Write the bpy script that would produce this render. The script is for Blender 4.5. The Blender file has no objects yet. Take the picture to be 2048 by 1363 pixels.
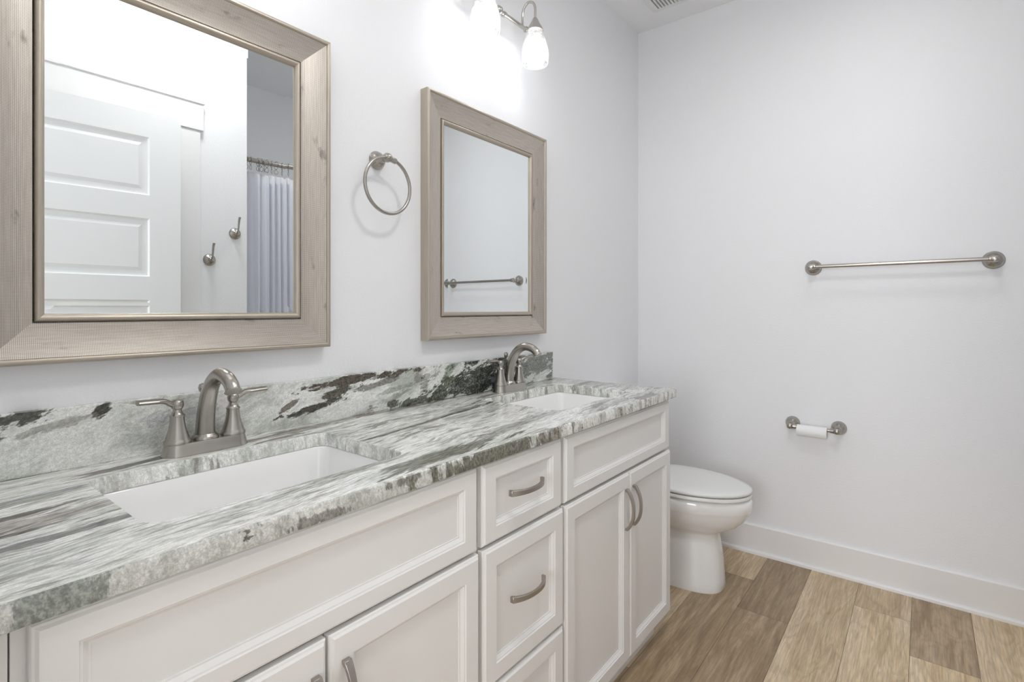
import bpy, bmesh, math, random
from mathutils import Vector, Matrix
random.seed(7)
D = bpy.data
SC = bpy.context.scene
COL = SC.collection
PI = math.pi

# ------------------------------------------------------------------ camera
CAM_D, CAM_H, YAW = 1.2639, 1.1896, math.atan(824 / 1043)
cd = D.cameras.new('camera'); cam = D.objects.new('camera', cd); COL.objects.link(cam)
cam.location = (0, -CAM_D, CAM_H)
cam.rotation_euler = (PI / 2, 0, YAW - PI / 2)
cd.sensor_width = 36; cd.lens = 36 * 1043 / 2048
cd.shift_y = -63 / 2048; cd.clip_start = 0.02
SC.camera = cam

# ------------------------------------------------------------------ light and exposure
SC.view_settings.view_transform = 'Standard'
SC.view_settings.look = 'None'
SC.view_settings.exposure = 0.07
SC.view_settings.gamma = 1
w = D.worlds.new('world'); SC.world = w; w.use_nodes = True
bg = w.node_tree.nodes['Background']
bg.inputs[0].default_value = (0.85, 0.92, 1, 1); bg.inputs[1].default_value = 0.6

def area_light(name, loc, rot, sx, sy, power, col=(1, 1, 1), shape='RECTANGLE'):
    l = D.lights.new(name, 'AREA'); l.shape = shape; l.size = sx
    if shape in ('RECTANGLE', 'ELLIPSE'): l.size_y = sy
    l.energy = power; l.color = col
    o = D.objects.new(name, l); COL.objects.link(o); o.location = loc; o.rotation_euler = rot
    return o
P_CEIL_FILL, P_HALL_FILL, P_BULB = (7.9, 2.6), 57, .70
SC.cycles.max_bounces = 20; SC.cycles.diffuse_bounces = 14; SC.cycles.transparent_max_bounces = 12
CEIL_FILLS = ((.92, -1.15), (1.95, -1.15))  # unseen ceiling lamps, added to even out the room's brightness
for (lx, ly), p in zip(CEIL_FILLS, P_CEIL_FILL):
    area_light('ceiling_fill_light', (lx, ly, 2.662), (0, 0, 0), 0.28, 0.28, p, (1, 0.99, 0.98), 'DISK')
area_light('hall_fill_light', (-2.33, -1.05, 1.45), (0, -PI / 2, 0), 1.3, 1.5, P_HALL_FILL, (0.93, 0.96, 1))  # unseen fill lamp added in the hall to brighten the room from the doorway

# ------------------------------------------------------------------ room size
L = 2.746; H = 2.74; YO = -1.51; YB = -2.42; XA = 1.269; XL = 0.04

# ------------------------------------------------------------------ helpers
def link(name, me, mat=None, parent=None):
    o = D.objects.new(name, me); COL.objects.link(o)
    if mat is not None:
        for m in (mat if isinstance(mat, (list, tuple)) else [mat]): me.materials.append(m)
    if parent is not None: o.parent = parent
    return o
def obj(name, bm, mat=None, parent=None, smooth=None, bevel=0, seg=2, loc=None):
    bmesh.ops.recalc_face_normals(bm, faces=bm.faces)
    me = D.meshes.new(name); bm.to_mesh(me); bm.free()
    o = link(name, me, mat, parent)
    if bevel:
        md = o.modifiers.new('bevel', 'BEVEL'); md.width = bevel; md.segments = seg
        md.limit_method = 'ANGLE'; md.angle_limit = math.radians(40)
    if smooth is not None:
        for p in me.polygons: p.use_smooth = True
        me.set_sharp_from_angle(angle=math.radians(smooth))
    if loc: o.location = loc
    return o
def thing(name, label, cat, loc=(0, 0, 0), group=None):
    o = D.objects.new(name, None); COL.objects.link(o); o.location = loc
    o.empty_display_size = 0.05
    o['label'] = label; o['category'] = cat
    if group: o['group'] = group
    return o
def tag(o, label, cat, group=None):
    o['label'] = label; o['category'] = cat
    if group: o['group'] = group
    return o
def struct(name, bm, mat, parent=None, **k):
    o = obj(name, bm, mat, parent, **k)
    if parent is None: o['kind'] = 'structure'
    return o
def box(bm, x0, x1, y0, y1, z0, z1):
    v = [bm.verts.new((x, y, z)) for x in (x0, x1) for y in (y0, y1) for z in (z0, z1)]
    fs = [(0, 1, 3, 2), (4, 6, 7, 5), (0, 4, 5, 1), (2, 3, 7, 6), (0, 2, 6, 4), (1, 5, 7, 3)]
    return [bm.faces.new([v[i] for i in f]) for f in fs]
def boxbm(*a):
    bm = bmesh.new(); box(bm, *a); return bm
def frame_axes(d):
    d = Vector(d).normalized()
    up = Vector((0, 0, 1)) if abs(d.z) < 0.9 else Vector((1, 0, 0))
    a = d.cross(up).normalized(); b = a.cross(d).normalized()
    return a, b
def lathe(bm, prof, origin=(0, 0, 0), axis=(0, 0, 1), n=32, cap=True):
    """prof: list of (radius, distance along axis)"""
    ax = Vector(axis).normalized(); a, b = frame_axes(ax); o = Vector(origin)
    rings = []
    for r, h in prof:
        if r < 1e-6: rings.append([bm.verts.new(o + ax * h)])
        else: rings.append([bm.verts.new(o + ax * h + (a * math.cos(t) + b * math.sin(t)) * r) for t in [2 * PI * i / n for i in range(n)]])
    for p, q in zip(rings, rings[1:]):
        if len(p) == 1 and len(q) == 1: continue
        for i in range(n):
            j = (i + 1) % n
            if len(p) == 1: bm.faces.new((p[0], q[i], q[j]))
            elif len(q) == 1: bm.faces.new((p[i], p[j], q[0]))
            else: bm.faces.new((p[i], p[j], q[j], q[i]))
    if cap:
        if len(rings[0]) > 1: bm.faces.new(list(reversed(rings[0])))
        if len(rings[-1]) > 1: bm.faces.new(rings[-1])
def loft(bm, rings, cap0=True, cap1=True, closed=True):
    vr = [[bm.verts.new(p) for p in r] for r in rings]
    n = len(vr[0])
    for p, q in zip(vr, vr[1:]):
        for i in range(n if closed else n - 1):
            j = (i + 1) % n
            bm.faces.new((p[i], p[j], q[j], q[i]))
    if cap0: bm.faces.new(list(reversed(vr[0])))
    if cap1: bm.faces.new(vr[-1])
    return vr
def catmull(pts, k=8):
    out = []; P = [pts[0]] + list(pts) + [pts[-1]]
    for i in range(1, len(P) - 2):
        p0, p1, p2, p3 = [Vector(p) for p in P[i - 1:i + 3]]
        for j in range(k):
            t = j / k
            out.append(0.5 * ((2 * p1) + (p2 - p0) * t + (2 * p0 - 5 * p1 + 4 * p2 - p3) * t * t + (3 * p1 - p0 - 3 * p2 + p3) * t ** 3))
    out.append(Vector(pts[-1])); return out
def sweep(bm, pts, rad, n=16, cap=True, closed=False, sec=None):
    """tube along pts; rad scalar or list; sec(i) -> (ra, rb) elliptical section"""
    pts = [Vector(p) for p in pts]; m = len(pts)
    if not hasattr(rad, '__len__'): rad = [rad] * m
    tang = []
    for i in range(m):
        if closed: t = pts[(i + 1) % m] - pts[i - 1]
        else: t = pts[min(i + 1, m - 1)] - pts[max(i - 1, 0)]
        tang.append(t.normalized())
    a, b = frame_axes(tang[0]); rings = []
    for i in range(m):
        t = tang[i]; a = (a - t * a.dot(t)).normalized(); b = t.cross(a)
        ra, rb = (sec(i) if sec else (rad[i], rad[i]))
        rings.append([bm.verts.new(pts[i] + a * math.cos(q) * ra + b * math.sin(q) * rb) for q in [2 * PI * k / n for k in range(n)]])
    seq = list(zip(rings, rings[1:] + ([rings[0]] if closed else [])))
    for p, q in seq:
        for k in range(n):
            j = (k + 1) % n; bm.faces.new((p[k], p[j], q[j], q[k]))
    if cap and not closed:
        bm.faces.new(list(reversed(rings[0]))); bm.faces.new(rings[-1])
def rrect(x0, x1, y0, y1, r, z, n=6):
    pts = []
    for cx, cy, a0 in ((x1 - r, y1 - r, 0), (x0 + r, y1 - r, PI / 2), (x0 + r, y0 + r, PI), (x1 - r, y0 + r, 1.5 * PI)):
        for i in range(n + 1):
            a = a0 + i * PI / 2 / n; pts.append(Vector((cx + r * math.cos(a), cy + r * math.sin(a), z)))
    return pts

# ------------------------------------------------------------------ node helpers
class N:
    def __init__(s, name):
        s.m = D.materials.new(name); s.m.use_nodes = True; s.t = s.m.node_tree
        s.b = s.t.nodes['Principled BSDF']; s.out = s.t.nodes['Material Output']
        s._tc = None
    def node(s, ty, ins=None, **props):
        n = s.t.nodes.new(ty)
        for k, v in props.items(): setattr(n, k, v)
        for k, v in (ins or {}).items():
            if hasattr(v, 'is_linked') or hasattr(v, 'links'): s.t.links.new(v, n.inputs[k])
            else: n.inputs[k].default_value = v
        return n
    def tc(s, w='Object'):
        if s._tc is None: s._tc = s.t.nodes.new('ShaderNodeTexCoord')
        return s._tc.outputs[w]
    def map(s, v, loc=(0, 0, 0), rot=(0, 0, 0), sc=(1, 1, 1)):
        return s.node('ShaderNodeMapping', {0: v, 'Location': loc, 'Rotation': rot, 'Scale': sc}).outputs[0]
    def noise(s, v, sc, det=4, rough=.55, dist=0, col=False):
        n = s.node('ShaderNodeTexNoise', {'Vector': v, 'Scale': sc, 'Detail': det, 'Roughness': rough, 'Distortion': dist})
        return n.outputs[1 if col else 0]
    def math(s, op, a, b=0., c=0., clamp=False):
        return s.node('ShaderNodeMath', {0: a, 1: b, 2: c}, operation=op, use_clamp=clamp).outputs[0]
    def vmath(s, op, a, b=(0, 0, 0)):
        n = s.node('ShaderNodeVectorMath', {0: a, 1: b}, operation=op)
        return n.outputs['Value' if op in ('LENGTH', 'DOT_PRODUCT') else 0]
    def mr(s, v, a, b, c=0., d=1., smooth=True):
        return s.node('ShaderNodeMapRange', {0: v, 1: a, 2: b, 3: c, 4: d}, interpolation_type='SMOOTHSTEP' if smooth else 'LINEAR').outputs[0]
    def ramp(s, f, stops):
        n = s.t.nodes.new('ShaderNodeValToRGB'); s.t.links.new(f, n.inputs[0]); e = n.color_ramp.elements
        while len(e) < len(stops): e.new(.5)
        for i, (p, c) in enumerate(stops): e[i].position = p; e[i].color = tuple(c) + (1,)
        return n.outputs[0]
    def mix(s, f, a, b, mode='MIX'):
        n = s.t.nodes.new('ShaderNodeMix'); n.data_type = 'RGBA'; n.blend_type = mode
        for k, v in ((0, f), (6, a), (7, b)):
            if hasattr(v, 'links'): s.t.links.new(v, n.inputs[k])
            elif k: n.inputs[k].default_value = tuple(v) + (1,) if len(v) == 3 else v
            else: n.inputs[k].default_value = v
        return n.outputs[2]
    def set(s, **k):
        for a, v in k.items():
            i = s.b.inputs[a.replace('_', ' ')]
            if hasattr(v, 'links'): s.t.links.new(v, i)
            else: i.default_value = tuple(v) + (1,) if hasattr(v, '__len__') and len(v) == 3 else v
        return s
    def bump(s, h, strength=.2, dist=.001):
        s.t.links.new(s.node('ShaderNodeBump', {'Height': h, 'Strength': strength, 'Distance': dist}).outputs[0], s.b.inputs['Normal'])
        return s

def paint(name, c, rough=.5, bs=.12, sc=170., dist=.0012, spec=.5):
    n = N(name); v = n.tc()
    n.set(Base_Color=c, Roughness=rough); n.b.inputs['Specular IOR Level'].default_value = spec
    n.bump(n.noise(v, sc, 3, .5), bs, dist); return n.m
M_wall = paint('wall_paint', (.832, .840, .856), .62, .38, 150., .002)
M_ceil = paint('ceiling_paint', (.84, .845, .855), .75, .45, 110., .002)
M_trim = paint('trim_paint', (.83, .825, .825), .35, .03)
M_cab = paint('cabinet_paint', (.785, .775, .76), .38, .03, 300.)
M_door = paint('door_paint', (.82, .83, .835), .35, .03)
M_dark = paint('shadow_gap', (.03, .03, .03), .8)

def porcelain():
    n = N('porcelain'); n.set(Base_Color=(.90, .90, .895), Roughness=.08)
    n.b.inputs['Coat Weight'].default_value = .4; n.b.inputs['Coat Roughness'].default_value = .05
    return n.m
M_porc = porcelain()
def plastic(name, c, r=.3):
    n = N(name); n.set(Base_Color=c, Roughness=r); return n.m
M_seat = plastic('seat_plastic', (.80, .805, .79), .22)
M_grille = plastic('grille_plastic', (.74, .75, .74), .4)
M_caulk = plastic('caulk', (.80, .74, .64), .6)
def nickel(name='brushed_nickel', c=(.44, .415, .38), r=.27, sc=(1, 1, 1)):
    n = N(name); v = n.map(n.tc(), sc=sc)
    f = n.noise(v, 40, 2, .5)
    col = n.mix(f, tuple(x * .95 for x in c), tuple(min(1, x * 1.04) for x in c))
    n.set(Base_Color=col, Metallic=1., Roughness=r)
    n.b.inputs['Anisotropic'].default_value = .4
    return n.m
M_nick = nickel()
M_pull = nickel('pull_nickel', (.43, .395, .36), .34)
M_lampmetal = nickel('lamp_nickel', (.62, .60, .56), .22)

def mirror_glass():
    n = N('mirror_silver'); n.set(Base_Color=(.875, .905, .905), Metallic=1., Roughness=.0); return n.m
M_mirror = mirror_glass()

def mirror_frame():
    n = N('frame_mesh_metal'); uv = n.tc('UV')
    s = n.map(uv, sc=(1, 1, 1))
    sep = n.node('ShaderNodeSeparateXYZ', {0: s})
    per = 2 * PI / .0026
    gx = n.math('SINE', n.math('MULTIPLY', sep.outputs[0], per))
    gy = n.math('SINE', n.math('MULTIPLY', sep.outputs[1], per))
    g = n.math('MULTIPLY', n.math('MULTIPLY_ADD', gx, .5, .5), n.math('MULTIPLY_ADD', gy, .5, .5))
    gs = n.mr(g, .25, .65)
    grain = n.noise(n.map(uv, sc=(14, 260, 1)), 1, 5, .65)
    blot = n.noise(n.map(uv, sc=(9, 22, 1)), 1, 5, .6)
    base = n.ramp(grain, [(.3, (.52, .47, .405)), (.5, (.60, .545, .48)), (.7, (.68, .625, .56))])
    base = n.mix(n.mr(blot, .60, .74), base, (.22, .20, .17))
    hole = n.mix(n.math('MULTIPLY', gs, .8), base, (.10, .09, .08))
    n.set(Base_Color=hole, Metallic=.55, Roughness=n.mr(gs, 0, 1, .30, .5)); n.bump(gs, -.35, .0006)
    return n.m
M_frame = mirror_frame()
def mirror_edge():
    n = N('frame_edge_metal'); uv = n.tc('UV')
    grain = n.noise(n.map(uv, sc=(8, 400, 1)), 1, 4, .6)
    n.set(Base_Color=n.ramp(grain, [(.3, (.44, .385, .315)), (.7, (.54, .48, .405))]), Metallic=.7, Roughness=.38); return n.m
M_frame_edge = mirror_edge()

# --- stone -----------------------------------------------------------------
def stone(kind):
    n = N('granite_' + kind); o = n.tc()
    def warp(sc, amt):
        v = n.vmath('SCALE', n.vmath('SUBTRACT', n.noise(o, sc, 3, .5, col=True), (.5, .5, .5)))
        v.node.inputs['Scale'].default_value = amt; return v
    w1, w2 = warp(3.0, .09), warp(16, .014)
    ow = n.vmath('ADD', n.vmath('ADD', o, w1), w2)
    if kind == 'top':
        rot = n.map(ow, rot=(0, 0, math.radians(-8)))
        a = n.map(rot, sc=(2.6, 12, 1)); b = n.map(rot, sc=(9, 70, 1)); c = n.map(rot, sc=(1.6, 6, 1)); f = n.map(rot, sc=(30, 190, 1)); d = n.map(rot, sc=(5, 30, 1))
    elif kind == 'splash':
        rot = n.map(ow, rot=(0, math.radians(18), 0))
        a = n.map(rot, sc=(5, 1, 10)); b = n.map(rot, sc=(20, 1, 50)); c = n.map(rot, sc=(3, 1, 7)); f = n.map(rot, sc=(110, 1, 170)); d = n.map(rot, sc=(14, 1, 34))
    else:   # cut faces cross the layers: bands stand upright
        rot = n.map(n.vmath('ADD', o, w2), rot=(0, math.radians(10), 0))
        a = n.map(rot, sc=(20, 20, 6)); b = n.map(rot, sc=(75, 75, 14)); c = n.map(rot, sc=(9, 9, 3)); f = n.map(rot, sc=(190, 190, 110)); d = n.map(rot, sc=(38, 38, 10))
    A = n.noise(a, 1, 6, .6); B = n.noise(b, 1, 6, .65); C = n.noise(n.vmath('ADD', c, (1.7, 5.2, 2.2)), 1.2, 4, .55)
    Dn = n.noise(n.vmath('ADD', d, (4.1, 1.3, 7.7)), 1, 6, .68); F = n.noise(f, 1, 3, .6); G = n.noise(o, 430, 2, .6)
    X = n.node('ShaderNodeSeparateXYZ', {0: o}).outputs
    white, pale, sage = (.86, .865, .835), (.72, .75, .705), (.50, .525, .475)
    col = n.mix(n.mr(A, .40, .52), sage, white)
    col = n.mix(n.mr(C, .44, .60, 0, .6), col, pale)
    lamk = {'top': .60, 'splash': .22, 'edge': .30}[kind]
    col = n.mix(n.math('MULTIPLY', n.mr(B, .50, .60), lamk), col, (.92, .92, .89))
    col = n.mix(n.math('MULTIPLY', n.mr(B, .47, .38), lamk * 1.15), col, (.27, .265, .225))
    # thin dark and brown laminae gathered in belts
    gate = n.mr(n.noise(n.vmath('ADD', c, (5.2, 3.1, 8.7)), 1.5, 3, .5), .46, .60)
    thin = n.mr(Dn, .53, .57)
    tk = {'top': .80, 'splash': .55, 'edge': .55}[kind]
    col = n.mix(n.math('MULTIPLY', n.math('MULTIPLY', gate, thin), tk), col, (.145, .12, .095))
    nz = n.math('ADD', n.math('MULTIPLY_ADD', Dn, 3.4, -1.7), n.math('MULTIPLY_ADD', B, 2.0, -1.0))
    def blot(c0, r0, k, cl, ang=0, src=None, lo=.10, hi=.36):
        nonlocal col
        p = n.vmath('SUBTRACT', src or o, c0)
        if ang: p = n.map(p, rot=(0, 0, math.radians(-ang)) if kind == 'top' else (0, math.radians(ang), 0))
        l = n.vmath('LENGTH', n.vmath('DIVIDE', p, r0))
        s = n.math('ADD', n.math('SUBTRACT', 1., l), nz)
        tex = n.mr(F, .40, .60, .62, 1.15)
        dk = n.node('ShaderNodeVectorMath', {0: tuple(q * .80 for q in cl), 'Scale': tex}, operation='SCALE').outputs[0]
        col = n.mix(n.math('MULTIPLY', n.mr(s, lo, hi), min(1, k * 1.08)), col, dk)
    if kind == 'top':
        y = .89
        for c0, r0, k, cl, an in (
            ((.345, -.078, y), (.17, .020, 1), .85, (.145, .125, .10), 12), ((.66, -.070, y), (.16, .020, 1), .6, (.23, .19, .15), 5),
            ((.80, -.040, y), (.26, .016, 1), .75, (.21, .175, .135), 6), ((1.1, -.035, y), (.24, .012, 1), .7, (.27, .24, .20), 4),
            ((.15, -.285, y), (.20, .050, 1), .60, (.34, .29, .255), 2), ((.14, -.245, y), (.17, .014, 1), .85, (.13, .11, .085), 6),
            ((.17, -.372, y), (.18, .013, 1), .72, (.12, .115, .105), 6), ((.13, -.325, y), (.13, .008, 1), .7, (.16, .13, .11), 6),
            ((.12, -.175, y), (.12, .018, 1), .65, (.27, .28, .22), 6), ((.20, -.155, y), (.05, .010, 1), .5, (.33, .38, .43), 0),
            ((.50, -.455, y), (.20, .016, 1), .45, (.35, .36, .30), 3), ((.76, -.490, y), (.26, .036, 1), .85, (.20, .205, .155), 3),
            ((.97, -.46, y), (.17, .030, 1), .55, (.31, .31, .26), 8), ((.60, -.438, y), (.16, .014, 1), .6, (.27, .28, .22), 1),
            ((.95, -.236, y), (.30, .0085, 1), .95, (.10, .095, .08), 9.5), ((.80, -.258, y), (.16, .006, 1), .9, (.13, .12, .10), 8), ((1.10, -.205, y), (.14, .012, 1), .6, (.25, .24, .21), 9),
            ((.92, -.355, y), (.05, .012, 1), .6, (.30, .32, .30), 5), ((1.16, -.43, y), (.16, .03, 1), .4, (.34, .34, .30), 12), ((1.5, -.50, y), (.30, .02, 1), .4, (.36, .37, .33), 4), ((1.45, -.035, y), (.25, .018, 1), .45, (.36, .34, .29), 4)):
            blot(c0, r0, k, cl, an)
        fl = n.mr(F, .36, .60, .74, 1.10); gr = n.mr(G, .3, .7, .90, 1.06)
    elif kind == 'splash':
        z = 0
        for c0, r0, k, cl, an in (
            ((.155, z, .995), (.085, 1, .016), .9, (.10, .10, .08), 14), ((.13, z, .965), (.035, 1, .03), .85, (.13, .11, .085), 0), ((.300, z, .994), (.020, 1, .015), .95, (.09, .085, .065), 30), ((.24, z, .978), (.07, 1, .008), .5, (.24, .22, .17), 12),
            ((.43, z, .965), (.10, 1, .020), .35, (.38, .42, .45), 0),
            ((.90, z, .997), (.22, 1, .016), .92, (.155, .13, .105), 3), ((.82, z, .966), (.085, 1, .011), .9, (.13, .115, .09), 10), ((.74, z, .934), (.10, 1, .012), .92, (.115, .11, .085), 9), ((.675, z, .949), (.035, 1, .008), .8, (.21, .16, .12), 25),
            ((.93, z, .972), (.12, 1, .012), .7, (.22, .20, .17), 8), ((1.02, z, .953), (.10, 1, .01), .5, (.30, .31, .26), 5), ((1.08, z, .905), (.12, 1, .016), .85, (.14, .155, .11), 0),
            ((1.40, z, .950), (.27, 1, .080), .97, (.060, .068, .055), 12), ((1.20, z, .925), (.10, 1, .035), .9, (.10, .115, .08), 40), ((1.25, z, .99), (.07, 1, .03), .6, (.17, .22, .14), 40),
            ((1.74, z, .970), (.16, 1, .070), .80, (.175, .19, .165), 0)):
            blot(c0, r0, k, cl, an)
        vn = n.mr(n.math('ABSOLUTE', n.math('SUBTRACT', n.noise(n.vmath('ADD', d, (2, 2, 2)), 1.2, 5, .65), .5)), .022, .004)
        far = n.mr(X[0], 1.05, 1.25)
        col = n.mix(n.math('MULTIPLY', n.math('MULTIPLY', vn, far), .35), col, (.50, .54, .48))
        fleck = n.math('MULTIPLY', n.mr(n.noise(o, 150, 3, .6), .56, .66), n.mr(X[0], 1.0, 1.2, .12, .42))
        col = n.mix(fleck, col, (.52, .55, .50))
        fl = n.mr(F, .36, .64, .88, 1.08); gr = n.mr(G, .3, .7, .84, 1.10)
    else:
        front = n.mr(X[1], -.50, -.53)
        bands = n.math('MULTIPLY', n.mr(X[0], .95, 1.15, .35, 1.), n.mr(Dn, .50, .58))
        col = n.mix(n.math('MULTIPLY', bands, .60), col, (.29, .275, .225))
        gran = n.math('MULTIPLY', front, n.mr(X[0], 1.05, .95))
        col = n.mix(n.math('MULTIPLY', gran, .55), col, (.52, .52, .485))
        for c0, r0, k, cl in (((.13, -.54, .88), (.050, .03, .06), .62, (.24, .28, .24)), ((.86, -.54, .87), (.25, .03, .05), .80, (.17, .165, .115)), ((1.08, -.54, .88), (.09, .03, .05), .6, (.24, .20, .155)),
                              ((.62, -.54, .885), (.07, .03, .014), .7, (.20, .19, .15)), ((.45, -.54, .87), (.06, .03, .012), .6, (.17, .15, .12))):
            blot(c0, r0, k, cl)
        sp = n.math('MULTIPLY', n.mr(n.noise(n.map(o, sc=(70, 70, 95)), 1, 4, .65), .58, .64), n.mr(n.noise(o, 8, 2, .5), .47, .56))
        col = n.mix(n.math('MULTIPLY', n.math('MULTIPLY', sp, front), .85), col, (.085, .07, .05))
        fl = n.mr(F, .36, .64, .84, 1.10); gr = n.mr(G, .3, .7, .84, 1.12)
    Bl = n.noise(n.map(o, loc=(3, 7, 1), sc=(9, 16, 16)), 1, 4, .6)
    col = n.mix(n.mr(Bl, .66, .74, 0, .40), col, (.36, .39, .46))
    cm = n.node('ShaderNodeVectorMath', {0: col, 'Scale': n.math('MULTIPLY', gr, fl)}, operation='SCALE').outputs[0]
    n.set(Base_Color=cm, Roughness=.13); n.b.inputs['Specular IOR Level'].default_value = .45
    n.bump(G, .02, .0003)
    return n.m
M_top, M_edge, M_splash = stone('top'), stone('edge'), stone('splash')

# --- floor planks ------------------------------------------------------------
def wood():
    n = N('oak_planks'); at = n.node('ShaderNodeAttribute', attribute_name='plank')
    sp = n.node('ShaderNodeSeparateXYZ', {0: at.outputs['Vector']}); seed, tone, side = sp.outputs
    o = n.tc()
    off = n.node('ShaderNodeCombineXYZ', {0: n.math('MULTIPLY', seed, 37.), 1: n.math('MULTIPLY', seed, 11.), 2: n.math('MULTIPLY', seed, 23.)}).outputs[0]
    p = n.vmath('ADD', o, off)
    # cathedral figure: rings of a warped long field
    q = n.map(p, sc=(1.6, 7.5, 1)); fld = n.noise(q, 1, 3, .5, .5)
    rings = n.math('SINE', n.math('MULTIPLY', fld, 95.))
    rings = n.mr(rings, -1, 1)
    fine = n.noise(n.map(p, sc=(9, 190, 1)), 1, 5, .7)
    mid = n.noise(n.map(p, sc=(3, 26, 1)), 1, 5, .6, .8)
    dark = n.ramp(mid, [(.35, (.235, .16, .093)), (.5, (.335, .24, .145)), (.65, (.42, .31, .20))])
    light = n.ramp(mid, [(.35, (.64, .48, .29)), (.5, (.75, .59, .375)), (.65, (.83, .68, .47))])
    col = n.mix(tone, dark, light)
    # pale sapwood edge
    uv = n.node('ShaderNodeSeparateXYZ', {0: n.tc('UV')}).outputs
    sv = n.math('ABSOLUTE', n.math('SUBTRACT', uv[1], side))
    sap = n.mr(n.math('ADD', sv, n.math('MULTIPLY_ADD', n.noise(n.map(p, sc=(2, 3, 1)), 1, 3, .5), .5, -.25)), .24, .15)
    col = n.mix(n.math('MULTIPLY', sap, .6), col, (.74, .60, .42))
    lines = n.math('MULTIPLY', n.math('POWER', rings, 3.), n.mr(fld, .35, .5, .15, .5))
    col = n.mix(n.math('MULTIPLY', lines, .38), col, (.22, .15, .085))
    kn = n.node('ShaderNodeTexVoronoi', {'Vector': n.map(p, sc=(2.1, 5, 1)), 'Scale': 1.}).outputs['Distance']
    col = n.mix(n.mr(kn, .10, .02, 0, .75), col, (.16, .10, .065))
    k = n.mr(fine, .36, .64, .80, 1.10)
    cm = n.node('ShaderNodeVectorMath', {0: col, 'Scale': k}, operation='SCALE').outputs[0]
    n.set(Base_Color=cm, Roughness=n.mr(fine, .3, .7, .34, .46))
    n.bump(fine, .12, .0006); return n.m
M_wood = wood()
M_seam = plastic('plank_seam', (.10, .075, .055), .7)

# ------------------------------------------------------------------ room shell
T = .10
struct('wall_mirror_side', boxbm(-2.4, L + T, 0, T, -.05, H), M_wall)
struct('wall_end', boxbm(L, L + T, YB - T, 0, -.05, H), M_wall)
struct('wall_alcove_back', boxbm(XA - T, L, YB - T, YB, -.05, H), M_wall)
struct('wall_alcove_side', boxbm(XA - T, XA, YB, YO - T, -.05, H), M_wall)
bm = bmesh.new(); cx0, cx1, ch = .22, .955, 2.05
box(bm, XL - .12, cx0, YO - T, YO, -.05, H); box(bm, cx1, XA, YO - T, YO, -.05, H); box(bm, cx0, cx1, YO - T, YO, ch, H)
struct('wall_closet_side', bm, M_wall)
bm = bmesh.new(); DY0, DY1 = -1.49, -.66
box(bm, XL - .12, XL, DY1, 0, -.05, H); box(bm, XL - .12, XL, YO, DY0, -.05, H); box(bm, XL - .12, XL, DY0, DY1, 2.05, H)
struct('wall_entry', bm, M_wall)
struct('ceiling', boxbm(-2.4, L + T, YB - T, T, H, H + .1), M_ceil)
# adjoining hall beyond the doorway, with an unseen window added for the fill light
bm = bmesh.new()
box(bm, -2.5, -2.4, YB - T, -1.85, -.05, H); box(bm, -2.5, -2.4, -.25, T, -.05, H)
box(bm, -2.5, -2.4, -1.85, -.25, -.05, .75); box(bm, -2.5, -2.4, -1.85, -.25, 2.15, H)
struct('wall_hall_window_side', bm, M_wall)
struct('wall_hall_far', boxbm(-2.4, XA - T, YB - T, YB, -.05, H), M_wall)
w1 = obj('added_window_1', boxbm(-2.46, -2.45, -1.85, -.25, .75, 2.15), None); w1['kind'] = 'structure'  # unseen window, added to go with the hall fill lamp
gl = N('added_window_glass'); gl.set(Base_Color=(.9, .95, 1), Roughness=.02); gl.b.inputs['Transmission Weight'].default_value = 1; w1.data.materials.append(gl.m)
bm = bmesh.new()
for a in ((-1.85, -1.80), (-1.075, -1.025), (-.30, -.25)): box(bm, -2.47, -2.42, a[0], a[1], .75, 2.15)
for a in ((.75, .80), (1.43, 1.47), (2.10, 2.15)): box(bm, -2.47, -2.42, -1.85, -.25, a[0], a[1])
obj('added_window_frame', bm, M_trim, w1)
# subfloor + planks
bm = bmesh.new()
lay = bm.faces.layers.float_vector.new('plank'); uvl = bm.loops.layers.uv.new('UVMap')
fs = box(bm, -2.4, L, YB, 0, -.05, -.0012)
for f in fs: f.material_index = 1
W = .1825; rowy = [-.495 + W * k for k in range(3, -12, -1)]   # top edge of each row
joints = {0: [.05, 1.28], 1: [.7, 1.93], 2: [.4, 1.60], 3: [1.25, 2.456], 4: [.98, 2.198], 5: [.55, 1.62], 6: [1.28, 2.502], 7: [1.02, 2.256], 8: [.7, 1.98]}
tones = {(3, 2.456): 0.60, (3, 1.25): .12, (4, 2.198): .05, (4, .98): .10, (5, 1.62): .62, (5, .55): .4, (6, 2.502): .55, (6, 1.28): .80, (7, 2.256): .22, (7, 1.02): .90, (8, 1.98): .78, (2, 1.60): .22}
sides = {(4, .98): -1., (4, 2.198): -1., (3, 1.25): -1., (7, 2.256): -1., (6, 2.502): 0.02, (3, 2.456): 1.2, (5, 1.62): 1.0, (6, 2.502): 0.02, (6, 1.28): 1.0, (7, 1.02): 1.0, (8, 1.98): 1.0, (2, 1.60): 0.0}
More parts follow.
